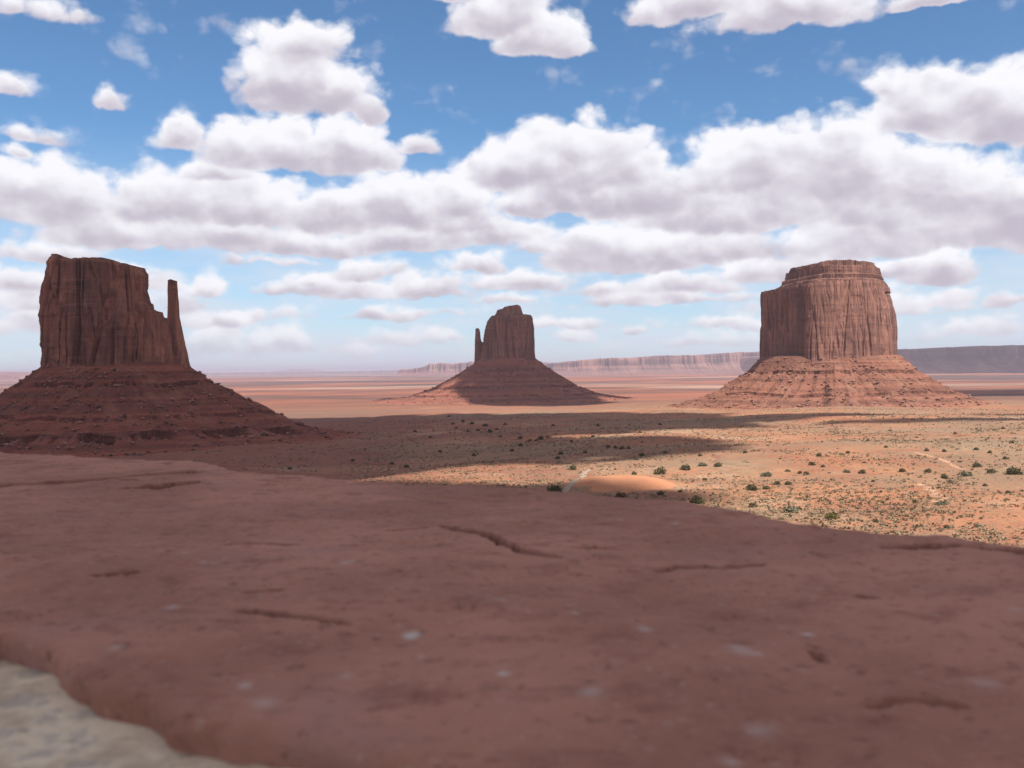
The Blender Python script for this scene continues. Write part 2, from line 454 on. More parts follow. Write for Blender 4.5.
def block(name, root, Dm, edges, top, depth, mat, seed, plan=None, yoff=0.0, res=1.1, amp=1.0, expo=3.6, crack=1.0, bedding=1.0, skirt=6.0, topn=1.0):
    """Lofted rock mass. edges: (pixel y, left x, right x) from base to top; top: skyline points; measured at distance Dm."""
    cx, cy, cz = root.location
    ez = []; exl = []; exr = []
    for py, xl, xr in edges:
        a_, c_ = at(xl, py, Dm), at(xr, py, Dm)
        ez.append((a_[2] + c_[2]) / 2 - cz); exl.append(a_[0] - cx); exr.append(c_[0] - cx)
    o = np.argsort(ez); ez = np.array(ez)[o]; exl = np.array(exl)[o]; exr = np.array(exr)[o]
    tp = np.array([at(px, py, Dm) for px, py in top]); tx = tp[:, 0] - cx; tz = tp[:, 2] - cz
    zb, zt = ez[0] - skirt, tz.max()
    wid = exr.max() - exl.min()
    per = 2 * (wid + depth)
    nc = int(per / res); nl = max(12, int((zt - zb) / res))
    pl = resample(plan if plan is not None else superellipse(expo), nc)
    tang = np.roll(pl * [wid / 2, depth / 2], -1, 0) - np.roll(pl * [wid / 2, depth / 2], 1, 0)
    nrm = np.stack([tang[:, 1], -tang[:, 0]], -1); nrm /= np.linalg.norm(nrm, axis=1)[:, None] + 1e-9
    if np.sum(nrm * pl) < 0: nrm = -nrm
    t = np.linspace(0, 1, nl)[:, None]
    zn = zb + t * (zt - zb)
    xl = np.interp(zn, ez, exl); xr = np.interp(zn, ez, exr)
    X = (xl + xr) / 2 + pl[None, :, 0] * (xr - xl) / 2
    Y = pl[None, :, 1] * depth / 2 * ((xr - xl) / wid) ** 0.5 + yoff
    ztop = np.interp(X, tx, tz) + 1.2 * topn * pn(X / 9, Y / 9, seed)
    Z = zb + t * (ztop - zb)
    so = seed * 31.7
    n0 = pn(X / 48 + so, Y / 48, Z / 300)
    n1 = pn(X / 19 + so, Y / 19, Z / 120)
    n2 = pn(X / 8 + so, Y / 8, Z / 45)
    n3 = pn(X / 3.4 + so, Y / 3.4, Z / 14)
    cr = np.abs(pn(X / 26 - so, Y / 26, Z / 260)); cr2 = np.abs(pn(X / 11 - so, Y / 11, Z / 110 + 3))
    alc = pn(X / 22, Y / 22 + so, Z / 26)
    disp = 5.0 * n0 + 2.8 * n1 + 1.5 * n2 + 0.7 * n3
    disp -= crack * (4.5 * np.clip(1 - cr / 0.10, 0, 1) + 2.2 * np.clip(1 - cr2 / 0.13, 0, 1))
    disp -= 1.2 * sstep(alc, 0.2, 0.55)
    bed = pn(Z / 7.5 + so, X / 120, Y / 120) + .6 * pn(Z / 2.8, X / 60 + so, Y / 60)
    disp += bedding * 0.9 * np.round(bed * 3) / 3
    disp += 2.0 * sstep(-(t - 0.10), 0, 0.1) * (1 + pn(X / 15, Y / 15, so))       # stepped foot
    disp -= 2.5 * amp * sstep(t, 0.95, 1.0)
    disp = (disp - 2.5) * amp
    X = X + nrm[None, :, 0] * disp; Y = Y + nrm[None, :, 1] * disp
    rows = [np.stack([X, Y, Z], -1)]
    mx, my = X[-1].mean(), Y[-1].mean()
    for s_ in (0.93, 0.84, 0.72, 0.58, 0.42, 0.26, 0.1, 0.001):
        xx = mx + (X[-1] - mx) * s_; yy = my + (Y[-1] - my) * s_
        zz = np.interp(xx, tx, tz) * (1 - s_) + Z[-1] * s_
        zz = np.minimum(zz, np.interp(xx, tx, tz) + 0.4) + topn * 0.9 * pn(xx / 7, yy / 7, seed + 2)
        rows.append(np.stack([xx, yy, zz], -1)[None])
    Vb = np.concatenate(rows, 0)
    nr = Vb.shape[0]
    return mesh_obj(name, Vb.reshape(-1, 3), grid_faces(nr, nc, wrap=True), mat, root)

def talus(name, root, half, prof, ledges, mat, seed, rot=0.0, fscale=1.0, lscale=1.0, centre=(0, 0)):
    """Slope of fallen rock: prof = (offset from the cliff foot, height); ledges = (height, drop, run) of harder beds."""
    cx, cy, cz = root.location
    off = np.array([p_[0] for p_ in prof], float); zz = np.array([p_[1] for p_ in prof], float) - cz
    nc = 900
    th = np.linspace(0, 2 * np.pi, nc, endpoint=False)
    ss = np.concatenate([np.linspace(-0.3 * min(half), 0, 8)[:-1], np.linspace(0, off[-1], 260)])
    zs = np.interp(ss, off, zz); zs[:7] = zz[0] + 4 * (-ss[:7]) / (0.3 * min(half)) + 1
    e = 2.6
    c, s_ = np.cos(th), np.sin(th)
    rb = 1 / ((np.abs(c) / half[0]) ** e + (np.abs(s_) / half[1]) ** e) ** (1 / e)
    sc_ = 1 + (fscale - 1) * np.clip(-s_, 0, 1) ** 2 + (lscale - 1) * np.clip(-c, 0, 1) ** 2
    S_, T_ = np.meshgrid(ss, th, indexing='ij')
    so = seed * 13.1
    lobe = 1 + 0.14 * pn(np.cos(T_) * 2.2 + so, np.sin(T_) * 2.2, 0) + .07 * pn(np.cos(T_) * 7 + so, np.sin(T_) * 7, 1)
    rad_ = rb[None] + np.where(S_ > 0, S_ * sc_[None] * lobe, S_)
    X = centre[0] + rad_ * np.cos(T_); Y = centre[1] + rad_ * np.sin(T_)
    Z = np.repeat(zs[:, None], nc, 1)
    # ribs and gullies running downslope
    k = np.clip(S_ / off[-1], 0, 1)
    rib = pn(np.cos(T_) * 11 + so, np.sin(T_) * 11, k * 1.2)
    Z = Z + 7.0 * rib * np.sin(np.pi * np.clip(k * 1.1, 0, 1)) + 1.8 * pn(np.cos(T_) * 26, np.sin(T_) * 26 + so, k * 3) * np.clip(k * 6, 0, 1) * (1 - k)
    bedm = np.zeros(Z.shape)
    for lz, drop, run in ledges:
        lzz = lz - cz + 4.5 * pn(np.cos(T_) * 3 + so, np.sin(T_) * 3, lz) 
        mask = sstep(pn(np.cos(T_) * 5 - so, np.sin(T_) * 5, lz * .1) + 0.8 * pn(np.cos(T_) * 17, np.sin(T_) * 17 - so, lz), -0.45, 0.15)
        dz = Z - lzz
        rag = 0.8 * pn(np.cos(T_) * 60, np.sin(T_) * 60, lz)
        # above the lip: flattened bench; below: sheer drop then back onto the slope
        bench = np.where((dz > 0) & (dz < run), -dz * 0.75 * (1 - dz / run), 0)
        fall = np.where((dz <= 0) & (dz > -run), -(drop) * (1 + dz / run) * (1 + 0.3 * rag), 0)
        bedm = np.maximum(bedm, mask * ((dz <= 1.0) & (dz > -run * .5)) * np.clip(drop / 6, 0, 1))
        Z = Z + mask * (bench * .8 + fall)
    det = 0.9 * fbm(X / 9 + so, Y / 9, Z / 9, 3, .6) + 1.2 * np.clip(pn(X / 5, Y / 5 + so, Z / 5) - 0.25, 0, 1)
    Z = Z + det * np.clip(S_ / 10, 0, 1)
    edge = sstep(k, 0.9, 1.0)
    gz = ground_z(X + cx, Y + cy) - cz
    Z = Z * (1 - edge) + (gz - 2.5) * edge
    Vt = np.stack([X, Y, Z], -1)
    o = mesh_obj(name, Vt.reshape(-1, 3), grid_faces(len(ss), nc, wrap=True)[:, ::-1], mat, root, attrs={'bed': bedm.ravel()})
    return o, Vt

# ---- the left butte (mitten with its thumb)
DW = 1200.0
cW = at(115, 364, DW)
west = thing('butte', 'dark red mitten-shaped butte with a slender spire at its right end, largest butte', 'butte', cW)
block('cliff', west, DW, [(362, 45, 151), (345, 44, 151), (330, 43.2, 151), (315, 41.5, 150.5), (300, 42.5, 148), (285, 42.8, 147), (278, 45.2, 146.5), (262, 47.5, 145.5)],
      [(40, 290), (43.5, 282), (46, 268), (48, 262), (53, 258.5), (60, 256.5), (68, 257.2), (74, 260), (82, 261.5), (92, 261), (103, 260.2), (112, 260.4), (124, 262.5), (131, 264.5), (140, 266.5), (145, 269.5), (148, 276)],
      78, M_rockW, 1, res=0.8, crack=1.7)
block('shoulder', west, DW, [(365, 140, 184), (345, 140, 182), (330, 140, 179), (314, 142, 176)],
      [(138, 300), (149, 303), (150.5, 311), (152.5, 312), (154, 310.5), (158, 311.5), (160, 317), (164, 318.5), (168, 320.5), (172, 321.5), (177, 326), (184, 352)], 46, M_rockW, 2, res=0.8, amp=0.55, yoff=-4)
block('thumb_spire', west, DW, [(367, 164, 191), (352, 166, 188.3), (345, 167, 186.3), (327, 168.2, 183), (315, 168.6, 180.6), (300, 168.8, 179.6), (290, 168.8, 178.6), (281, 169, 178)],
      [(168, 282.5), (170, 280.5), (173, 279.8), (176.5, 281), (179, 284)], 22, M_rockW, 3, res=0.55, amp=0.22, topn=.5, yoff=-3)
tW, vW = talus('talus_slope', west, ((150 / 2) * 1.205 - 4, 40), [(0, 9.5), (10, 2), (19, -5), (40, -19), (59, -31), (85, -43), (118, -61), (146, -70), (185, -80), (225, -86)],
      [(-9, 5.5, 5.5), (-46, 4.0, 5), (-63, 9.0, 9), (3, 2, 4), (-29, 1.5, 4)], M_talW, 1, centre=(0, 0))

# ---- the middle butte
DE = 2900.0
cE = at(508, 361, DE)
east = thing('butte', 'distant hazy butte with a needle spire at its left, centre of the valley', 'butte', cE)
block('cliff', east, DE, [(360, 480, 536), (350, 482, 535.3), (341, 483.5, 535.2), (327, 484.3, 534.4), (319, 486.4, 533.6), (316, 488, 533)],
      [(482, 322), (486, 319), (490, 317), (496, 315.8), (510, 315), (522, 315), (528, 315.2), (531.5, 315.6), (534, 318)], 120, M_rockE, 4, res=1.4, amp=.95, expo=5)
block('caprock', east, DE, [(317, 493, 525), (313, 494.5, 523.3), (308, 496, 522), (305.5, 497, 521.4)],
      [(494, 311), (497, 310), (502, 309.6), (504.5, 307.6), (508, 306.8), (513, 305.8), (518, 305), (520.6, 305.6), (523, 308)], 75, M_rockE, 5, res=1.2, amp=0.7)
block('thumb_spire', east, DE, [(361, 474.2, 490), (350, 474.4, 488), (344, 474.6, 487), (335, 475, 486.5), (330, 475.2, 486)],
      [(475, 329.5), (476.5, 328.4), (477.8, 328.2), (479.2, 329), (480.0, 332), (480.5, 338), (481.2, 341), (483, 342.4), (487, 343)], 36, M_rockE, 6, res=.8, amp=0.28, topn=.2)
tE, vE = talus('talus_slope', east, ((61 / 2) * 2.91 - 6, 62), [(0, 30), (14, 19), (26, 9), (60, -14), (94, -37), (128, -57), (190, -77), (270, -88), (330, -92)],
      [(-12, 3, 6), (-47, 4.5, 7), (-68, 3, 6), (14, 2, 5)], M_talE, 2, lscale=1.1)

# ---- the right butte
DM = 1900.0
cM = at(830, 360, DM)
merr = thing('butte', 'broad flat-topped sunlit butte with a stepped rim, right side of the valley', 'butte', cM)
planM = chaikin([(-.54, -1), (-.2, -.99), (.2, -.97), (.5, -.88), (.8, -.55), (.985, -.02), (.95, .55), (.5, .95), (-.3, 1), (-.8, .95), (-.93, .62), (-.75, -.15)], 2)
block('cliff', merr, DM, [(362, 760.3, 899), (345, 760.6, 899), (328, 761, 898.6), (310, 761.5, 897), (296, 761.8, 893.5), (290, 762, 891)],
      [(758, 291.5), (763, 290.5), (772, 289), (778, 287.5), (790, 287), (808, 285.5), (830, 284), (860, 283.5), (880, 285), (890, 288), (896, 293)], 205, M_rockM, 7, plan=planM, res=1.25, amp=.7, bedding=.5, crack=.9)
block('upper_ledges', merr, DM, [(291, 768, 893), (287, 769, 892), (286.4, 776, 889.5), (282, 777, 888.5), (281.4, 783, 884), (277, 784, 886), (276.4, 788, 884), (270, 789, 883)],
      [(770, 284), (778, 280.5), (785, 276), (791, 271), (810, 269.5), (840, 268.5), (865, 269), (874, 270.5), (882, 276), (890, 283)], 176, M_rockM, 8, plan=planM, res=1.1, amp=0.5, bedding=1.6, crack=.6, yoff=4)
block('caprock', merr, DM, [(272, 791, 880), (267, 790.5, 879.5), (263.5, 792, 878.5)],
      [(791, 267.5), (795, 266), (806, 265.5), (813, 264.8), (819, 263.2), (828, 262.7), (840, 262.6), (852, 263.4), (862, 263.6), (873, 264.2), (878, 266.5)], 122, M_rockM, 9, plan=planM, res=1.1, amp=0.55, crack=.9, yoff=6)
tM, vM = talus('talus_slope', merr, ((139 / 2) * 1.908 - 6, 96), [(0, 16), (8, 8), (24, -9), (40, -21), (80, -50), (118, -66), (160, -76), (205, -82)],
      [(-9, 5.5, 8), (-48, 4.5, 7), (6, 2.5, 4), (-28, 1.5, 5)], M_talM, 3)

# ------------------------------------------------------------------ rubble lying on the three talus slopes
def rock_proto():
    # low-poly irregular boulder: jittered octahedron-subdivision, flat shaded
    v = np.array([(1, 0, 0), (-1, 0, 0), (0, 1, 0), (0, -1, 0), (0, 0, 1), (0, 0, -1), (.7, .7, .5), (-.7, .7, .5), (.7, -.7, .5), (-.7, -.7, .5)], float)
    f = [(4, 0, 6), (4, 6, 2), (4, 2, 7), (4, 7, 1), (4, 1, 9), (4, 9, 3), (4, 3, 8), (4, 8, 0), (5, 6, 0), (5, 2, 6), (5, 7, 2), (5, 1, 7), (5, 9, 1), (5, 3, 9), (5, 8, 3), (5, 0, 8)]
    return v, np.array(f)
def scatter_rocks(name, root, Vt, n, smin, smax, mat, seed):
    g = np.random.default_rng(seed)
    nr, nc, _ = Vt.shape
    pv, pf = rock_proto()
    Vs = []; Fs = []
    i = (10 + (nr - 30) * g.random(n) ** 0.9).astype(int); j = g.integers(0, nc, n)
    keep = fbm(Vt[i, j, 0] / 45, Vt[i, j, 1] / 45, seed, 2) > -0.15 + 0.5 * (g.random(n) - .5)
    i, j = i[keep], j[keep]
    P = Vt[i, j]
    s = smin + (smax - smin) * g.random(len(i)) ** 6
    for k in range(len(i)):
        a_ = g.random() * 6.28
        q = pv * (1 + .5 * (g.random(pv.shape) - .5)) * s[k] * np.array([1, .75 + .3 * g.random(), .7])
        q = q @ np.array([[math.cos(a_), math.sin(a_), 0], [-math.sin(a_), math.cos(a_), 0], [0, 0, 1]])
        Vs.append(q + P[k] + [0, 0, s[k] * .25]); Fs.append(pf + k * len(pv))
    Vs = np.concatenate(Vs) + np.array(root.location)
    return tag(mesh_obj(name, Vs, np.concatenate(Fs), mat), kind='stuff')
def boulder_mat(name, a_, c_):
    m, b, bs = material(name)
    P = b.pos()
    b.l.new(b.mix(b.step(b.noise(P, 0.12, 3, .6), .4, .6), a_, c_), bs.inputs['Base Color'])
    return m
scatter_rocks('rubble', west, vW, 9000, .6, 3.4, boulder_mat('rubble_dark', (.40, .20, .145), (.15, .075, .058)), 21)
scatter_rocks('rubble', east, vE, 4500, 1.0, 4.6, boulder_mat('rubble_mid', (.33, .16, .115), (.2, .10, .078)), 22)
scatter_rocks('rubble', merr, vM, 6500, .5, 4.4, boulder_mat('rubble_light', (.37, .185, .125), (.20, .095, .068)), 23)

# ------------------------------------------------------------------ distant mesas
def mesa_material(name, slope, band, cliffc):
    m, b, bs = material(name)
    P = b.pos()
    bed = b.noise(b.vec('MULTIPLY', P, (.0016, .0016, 1)), 0.028, 5, 0.6)
    n = b.noise(P, 0.0022, 5, 0.6)
    c = b.mix(b.step(bed, .42, .55), slope, band)
    c = b.mix(b.math('MULTIPLY', b.step(n, .5, .65), .7), c, cliffc)
    b.l.new(c, bs.inputs['Base Color'])
    bump(b, bs, b.noise(P, 0.02, 5, .6), .4, 10)
    return m
M_mesaP = mesa_material('mesa_pink', (.13, .072, .070), (.25, .128, .105), (.36, .19, .15))
M_mesaD = mesa_material('mesa_dark', (.22, .095, .090), (.28, .13, .115), (.40, .24, .18))
def mesa(name, label, sky_pts, Dm, zfoot, depth, mat, seed, foot=0.0, nlen=420, rough=1.0, cliff=.45, cat='mesa', buttress=1.0):
    pts = np.array([at(px, py, Dm) for px, py in sky_pts])
    x0, x1 = pts[0, 0], pts[-1, 0]
    root = thing(name, label, cat, ((x0 + x1) / 2, Dm, zfoot))
    s = np.linspace(0, 1, nlen); x = x0 + (x1 - x0) * s
    zt = np.interp(x, pts[:, 0], pts[:, 2]) - zfoot
    H = zt.max()
    lam = (x1 - x0) / 14
    but = buttress * H * (1.7 * pn(x / lam, seed, 0) + .9 * pn(x / lam * 3, seed, 1) + .45 * pn(x / lam * 8, seed, 2) + .25 * pn(x / lam * 20, seed, 3))
    zt = zt + rough * H * (.035 * pn(x / lam * 2.5, seed, 5) + .03 * pn(x / lam * 9, seed, 6))
    endk = np.minimum(sstep(s, 0, .03), sstep(1 - s, 0, .03))
    cs = [(-3.2, -.06), (-2.2, .06), (-1.5, .16), (-1.0, .27), (-.6, .40), (-.3, 1 - cliff), (-.22, 1 - cliff + .02), (-.12, 1 - .2 * cliff), (-.08, 1 - .12 * cliff), (0, 1.0), (.3, 1.0), (1.0, 1.0), (depth / H, 1.0), (depth / H + 1.5, .3), (depth / H + 3, -.08)]
    rows = []
    for yo, zf in cs:
        kk = 1 if yo <= .3 else max(0, 1 - yo)
        yy = yo * H + but * kk * (1.0 if yo > -1.2 else .8) + foot
        n = pn(x / lam * 12, seed + 9, yo) * .03 * H * (0 if zf < 0 or zf > .99 else 1)
        rows.append(np.stack([x - (x0 + x1) / 2 + 0 * yy, yy, zt * zf * np.where(zf > 0, endk, 1) + n], -1))
    Vm = np.stack(rows)
    mesh_obj('rock_mass', Vm.reshape(-1, 3), grid_faces(len(cs), nlen), mat, root)
    return root
mesa('mesa', 'long dark purple mesa on the horizon right of the broad butte', [(790, 354), (870, 351), (900, 349.5), (945, 348), (985, 346.3), (1024, 345), (1100, 343), (1180, 345), (1260, 352)], 11500, -97, 3500, M_mesaD, 3)
mesa('mesa', 'pale pink mesa on the horizon between the middle and right buttes', [(545, 364), (575, 361), (600, 358.4), (640, 357.5), (655, 355.8), (700, 355.2), (730, 353), (765, 351.5), (800, 352), (880, 352)], 14500, -97, 5000, M_mesaP, 5, buttress=.28)
mesa('mesa', 'low bluish mesa with small knobs just left of the middle butte', [(395, 370), (418, 368.4), (424, 366.5), (430, 363.8), (436, 364), (440, 362.8), (447, 364.4), (455, 363.6), (462, 362.8), (470, 362), (485, 362), (500, 362), (560, 363)], 18500, -96, 4000, M_mesaD, 8, rough=2.2, buttress=.7)
mesa('mesa', 'faint pale pink plateau line low on the left horizon', [(170, 373.6), (230, 372.6), (300, 372.2), (330, 371.6), (380, 370.6), (430, 369.0), (500, 367)], 36000, -95, 6000, M_mesaP, 11, buttress=1.5)
mesa('hill', 'blue hill at the left edge behind the dark mitten butte', [(-150, 374), (-60, 372), (-10, 373.6), (6, 374.6), (16, 376), (40, 378), (80, 380)], 19000, -96, 3000, M_mesaD, 14, cat='hill', cliff=.15)
mesa('mesa', 'tiny blue flat-topped rise far away above the left plain', [(270, 371.4), (284, 370.4), (292, 369.4), (302, 369.6), (312, 370.8), (326, 371.6)], 52000, -94, 4000, M_mesaD, 17, nlen=80)

# ------------------------------------------------------------------ dirt tracks
def strip(name, pts, width, mat, label=None):
    P = np.array([hit(*p_)[:2] for p_ in pts])
    L = np.concatenate([[0], np.cumsum(np.hypot(*np.diff(P, axis=0).T))])
    n = max(8, int(L[-1] / 2.5))
    s = np.linspace(0, L[-1], n)
    c = np.stack([np.interp(s, L, P[:, 0]), np.interp(s, L, P[:, 1])], -1)
    for _ in range(6):
        c[1:-1] = (c[:-2] + 2 * c[1:-1] + c[2:]) / 4
    d = np.gradient(c, axis=0); d /= np.linalg.norm(d, axis=1)[:, None] + 1e-9
    nn = np.stack([-d[:, 1], d[:, 0]], -1)
    rows = []
    for k in np.linspace(-1, 1, 5):
        q = c + nn * (k * width / 2 * (1 + .9 * fbm(s / 5, k * 3, width, 3)))[:, None]
        z = ground_z(q[:, 0], q[:, 1]) + 0.22 - 0.16 * abs(k)
        rows.append(np.stack([q[:, 0], q[:, 1], z], -1))
    V_ = np.stack(rows)
    return tag(mesh_obj(name, V_.reshape(-1, 3), grid_faces(5, n)[:, ::-1], mat, smooth=True), kind='structure')
def flat_mat(name, a_, c_, sc_=.3):
    m, b, bs = material(name)
    b.l.new(b.mix(b.step(b.noise(b.pos(), sc_, 5, .6), .35, .65), a_, c_), bs.inputs['Base Color'])
    return m
M_track = flat_mat('graded_track', (.36, .27, .20), (.44, .34, .26))
M_wash = flat_mat('pale_wash', (.43, .225, .135), (.52, .31, .195))
strip('road', [(560, 496), (566, 489), (574, 482), (583, 474.5), (588, 470)], 3.6, M_track)
strip('wash', [(905, 452), (925, 455), (940, 459), (950, 464), (965, 470)], 3.2, M_wash)
strip('wash', [(920, 484), (930, 489), (936, 495), (944, 499), (934, 503)], 4.5, M_wash)

# ------------------------------------------------------------------ shrubs
def leaf_clump(g, n, rx, rz, leaf, lift=0.0):
    """n leaf quads through the volume of a lumpy dome"""
    d = g.normal(size=(n, 3)); d /= np.linalg.norm(d, axis=1)[:, None]
    d[:, 2] = np.abs(d[:, 2])
    lob = g.normal(size=(5, 3)); lob /= np.linalg.norm(lob, axis=1)[:, None]; lob[:, 2] = np.abs(lob[:, 2])
    k = .62 + .45 * np.max(d @ lob.T, axis=1) ** 4
    p = d * (k * g.random(n) ** .33)[:, None] * [rx, rx, rz]
    p[:, 2] += lift
    a_ = g.normal(size=(n, 3)); a_ /= np.linalg.norm(a_, axis=1)[:, None]
    c_ = np.cross(a_, g.normal(size=(n, 3))); c_ /= np.linalg.norm(c_, axis=1)[:, None]
    s = leaf * (.6 + .8 * g.random(n))[:, None]
    q = np.stack([p - a_ * s, p + c_ * s * .7, p + a_ * s, p - c_ * s * .7], 1)
    return q.reshape(-1, 3), np.arange(4 * n).reshape(-1, 4)
def leaf_mat(name, a_, c_):
    m, b, bs = material(name, .8)
    b.l.new(b.mix(b.step(b.noise(b.pos(), .9, 4, .6), .35, .65), a_, c_), bs.inputs['Base Color'])
    return m
M_leafD = leaf_mat('juniper_green', (.085, .085, .042), (.155, .142, .075))
M_leafG = leaf_mat('sage_grey', (.13, .13, .085), (.20, .19, .12))
M_leafY = leaf_mat('rabbitbrush', (.14, .125, .04), (.20, .17, .06))
M_leafR = leaf_mat('rusty_brush', (.15, .075, .05), (.20, .11, .075))
M_bark = flat_mat('bark', (.14, .10, .075), (.20, .15, .11), 3)
def trunk_mesh(g, rx, rz):
    Vs = []; Fs = []; n0 = 0
    for k in range(4):
        a_ = g.random() * 6.28; tip = np.array([math.cos(a_) * rx * .5, math.sin(a_) * rx * .5, rz * .75])
        for q in range(5):
            t = q / 4; c = tip * np.array([t ** 1.3, t ** 1.3, t]); r_ = rx * .07 * (1 - .75 * t)
            for e in range(6):
                Vs.append(c + [r_ * math.cos(e * 1.047), r_ * math.sin(e * 1.047), -0.3 * (q == 0)])
        Fs.append(grid_faces(5, 6, True) + n0); n0 += 30
    return np.array(Vs), np.concatenate(Fs)
protos = {}
for kind, mat, n_, asp, leaf in (('d', M_leafD, 420, .82, .11), ('g', M_leafG, 300, .55, .11), ('y', M_leafY, 360, .7, .11), ('r', M_leafR, 260, .5, .11)):
    protos[kind] = []
    for v in range(3):
        g = np.random.default_rng(100 + v + ord(kind))
        lv = leaf_clump(g, n_, 1, asp * 1.25, leaf, .05)
        tv = trunk_mesh(g, 1, asp)
        protos[kind].append((lv, tv, mat, {}))
def shrub(px, py, wpx, kind, label, hs=1.0):
    P = hit(px, py + wpx * .25)
    r_ = wpx / 2 * np.linalg.norm(P) / FPX * 1.12
    v = (int(px * 7 + py * 3)) % 3
    lv, tv, mat, cache = protos[kind][v]
    z = float(ground_z(P[0], P[1]))
    o = thing('shrub', label, 'shrub', (P[0], P[1], z - .12), 'shrubs dotted over the valley floor')
    o.rotation_euler.z = px * 1.7
    o.scale = (r_, r_, r_ * hs)
    if not cache:
        cache['foliage'] = mesh_obj('foliage', lv[0], lv[1], mat, o)
        cache['stem'] = mesh_obj('stem', tv[0], tv[1], M_bark, o)
    else:
        for nm in ('foliage', 'stem'):
            c = cache[nm].copy(); C.objects.link(c); c.parent = o
    return o
named = [
 (554, 489, 17, 'd', 'dark spreading shrub at the lower end of the grey road beside the dune'),
 (573, 467.5, 9, 'd', 'round green shrub beyond the upper end of the grey road'),
 (661, 471, 13, 'd', 'large dark shrub on the right flank of the orange dune'),
 (661, 493, 8, 'd', 'small dark shrub at the lower right foot of the orange dune'),
 (697, 500, 15, 'd', 'big dark olive shrub at the stone edge, right of the dune'),
 (621, 494, 13, 'r', 'low rusty brown bush at the foot of the orange dune'),
 (686, 467, 11, 'd', 'dark shrub behind the dune, left of a taller grey-green one'),
 (703, 463.5, 10, 'g', 'upright grey-green shrub between two dark ones behind the dune'),
 (718, 464.5, 8, 'd', 'compact dark shrub, rightmost of three behind the dune'),
 (752, 487, 13, 'd', 'wide dark shrub left of a smaller round one on the red flat'),
 (766, 487.4, 7, 'd', 'small round dark shrub right beside a wide dark shrub'),
 (767, 473, 13, 'g', 'grey-green shrub up the slope above a pair of dark shrubs'),
 (753, 505, 9, 'd', 'small dark shrub near the stone edge right of the big olive one'),
 (777, 483, 7, 'd', 'small green shrub to the right of the dark pair of shrubs on the flat'),
 (832, 515, 14, 'y', 'yellow-olive rounded bush at the stone edge near the middle right'),
 (792, 508, 18, 'g', 'wide pale grey brush left of the yellow-olive bush at the stone edge'),
 (788, 483, 7, 'd', 'dark bush close to the right of the small green shrub, above the pale brush'),
 (634, 473, 6, 'd', 'tiny dark shrub on the crest of the orange dune'),
 (966, 473, 12, 'g', 'wide grey shrub at the top of the pale rise on the right'),
 (976.6, 464.8, 8, 'd', 'dark shrub just above the wide grey shrub on the right'),
 (944, 476.5, 8, 'd', 'dark shrub at the left foot of the grey stony rise on the right'),
 (991.6, 471, 8, 'd', 'dark green shrub right of the wide grey shrub on the rise'),
 (1013, 471, 14, 'd', 'wide dark shrub near the right edge of the picture'),
 (942, 502, 11, 'g', 'grey-green shrub below the pale wash on the right'),
 (978, 525, 8, 'g', 'grey-green shrub low on the far right slope near the stone edge'),
]
for a_ in named: shrub(*a_)
lit_small = [(642, 454.6, 6), (636, 458.6, 6), (705, 479, 5), (680, 491, 5), (715, 507, 6), (812, 463.6, 7), (819, 455, 6), (842, 453.5, 6), (848, 452, 5), (862, 471.7, 7), (847, 470.5, 8),
 (902, 470, 7), (928, 470.7, 7), (1020, 473, 6), (944, 450.5, 5), (927, 450, 5), (960, 461, 5), (976, 448.6, 5), (1012, 442, 5), (980, 430, 4), (886, 446.7, 4), (873, 481, 4), (951, 481, 6),
 (947, 527, 6), (915, 501, 5), (841, 499, 5), (806, 473, 6), (800, 472, 5), (788, 470, 6), (883, 502, 4), (876, 521, 6), (917, 437, 4), (955, 433, 4), (1003, 428, 4), (890, 430, 4), (868, 440, 4),
 (745, 452, 5), (729, 446, 4), (700, 455, 5), (665, 452, 5), (768, 445, 4), (990, 452, 5), (1005, 458, 5), (935, 462, 4), (985, 485, 5), (1008, 492, 5), (865, 462, 4), (832, 480, 5), (823, 466, 5), (780, 458, 4)]
for k, (x_, y_, s_) in enumerate(lit_small):
    shrub(x_, y_, s_, 'dgd'[k % 3], 'small shrub dotted on the sunlit red flat' if k % 3 != 1 else 'small grey-green shrub dotted on the sunlit red flat')
shade_small = [(561, 453, 6), (558, 457.6, 6), (608, 446.4, 6), (615, 447, 5), (622, 447.6, 6), (628.6, 447.6, 5), (485, 425, 6), (520.6, 437.6, 5), (520.6, 444.7, 5), (540.5, 438, 7), (536, 440, 4), (474, 454.6, 5),
 (440, 451, 5), (512, 450, 5), (452.6, 423.5, 4), (463, 421, 4), (472, 423, 5), (478, 430, 4), (490, 431, 6), (497, 429, 4), (468, 431, 4), (505, 424, 4), (530, 440, 4), (406.7, 466, 6), (353, 460, 5), (392, 463, 5), (290, 468, 5), (449, 416, 4),
 (456, 428, 4), (500, 436, 4), (548, 437, 4), (571, 441, 4), (593, 436, 4), (585, 452, 5), (430, 437, 4), (415, 431, 4), (598, 425, 4), (640, 432, 4), (660, 424, 4), (553, 425, 4)]
for k, (x_, y_, s_) in enumerate(shade_small):
    shrub(x_, y_, s_, 'd', 'small dark shrub on the shaded flat between the buttes')

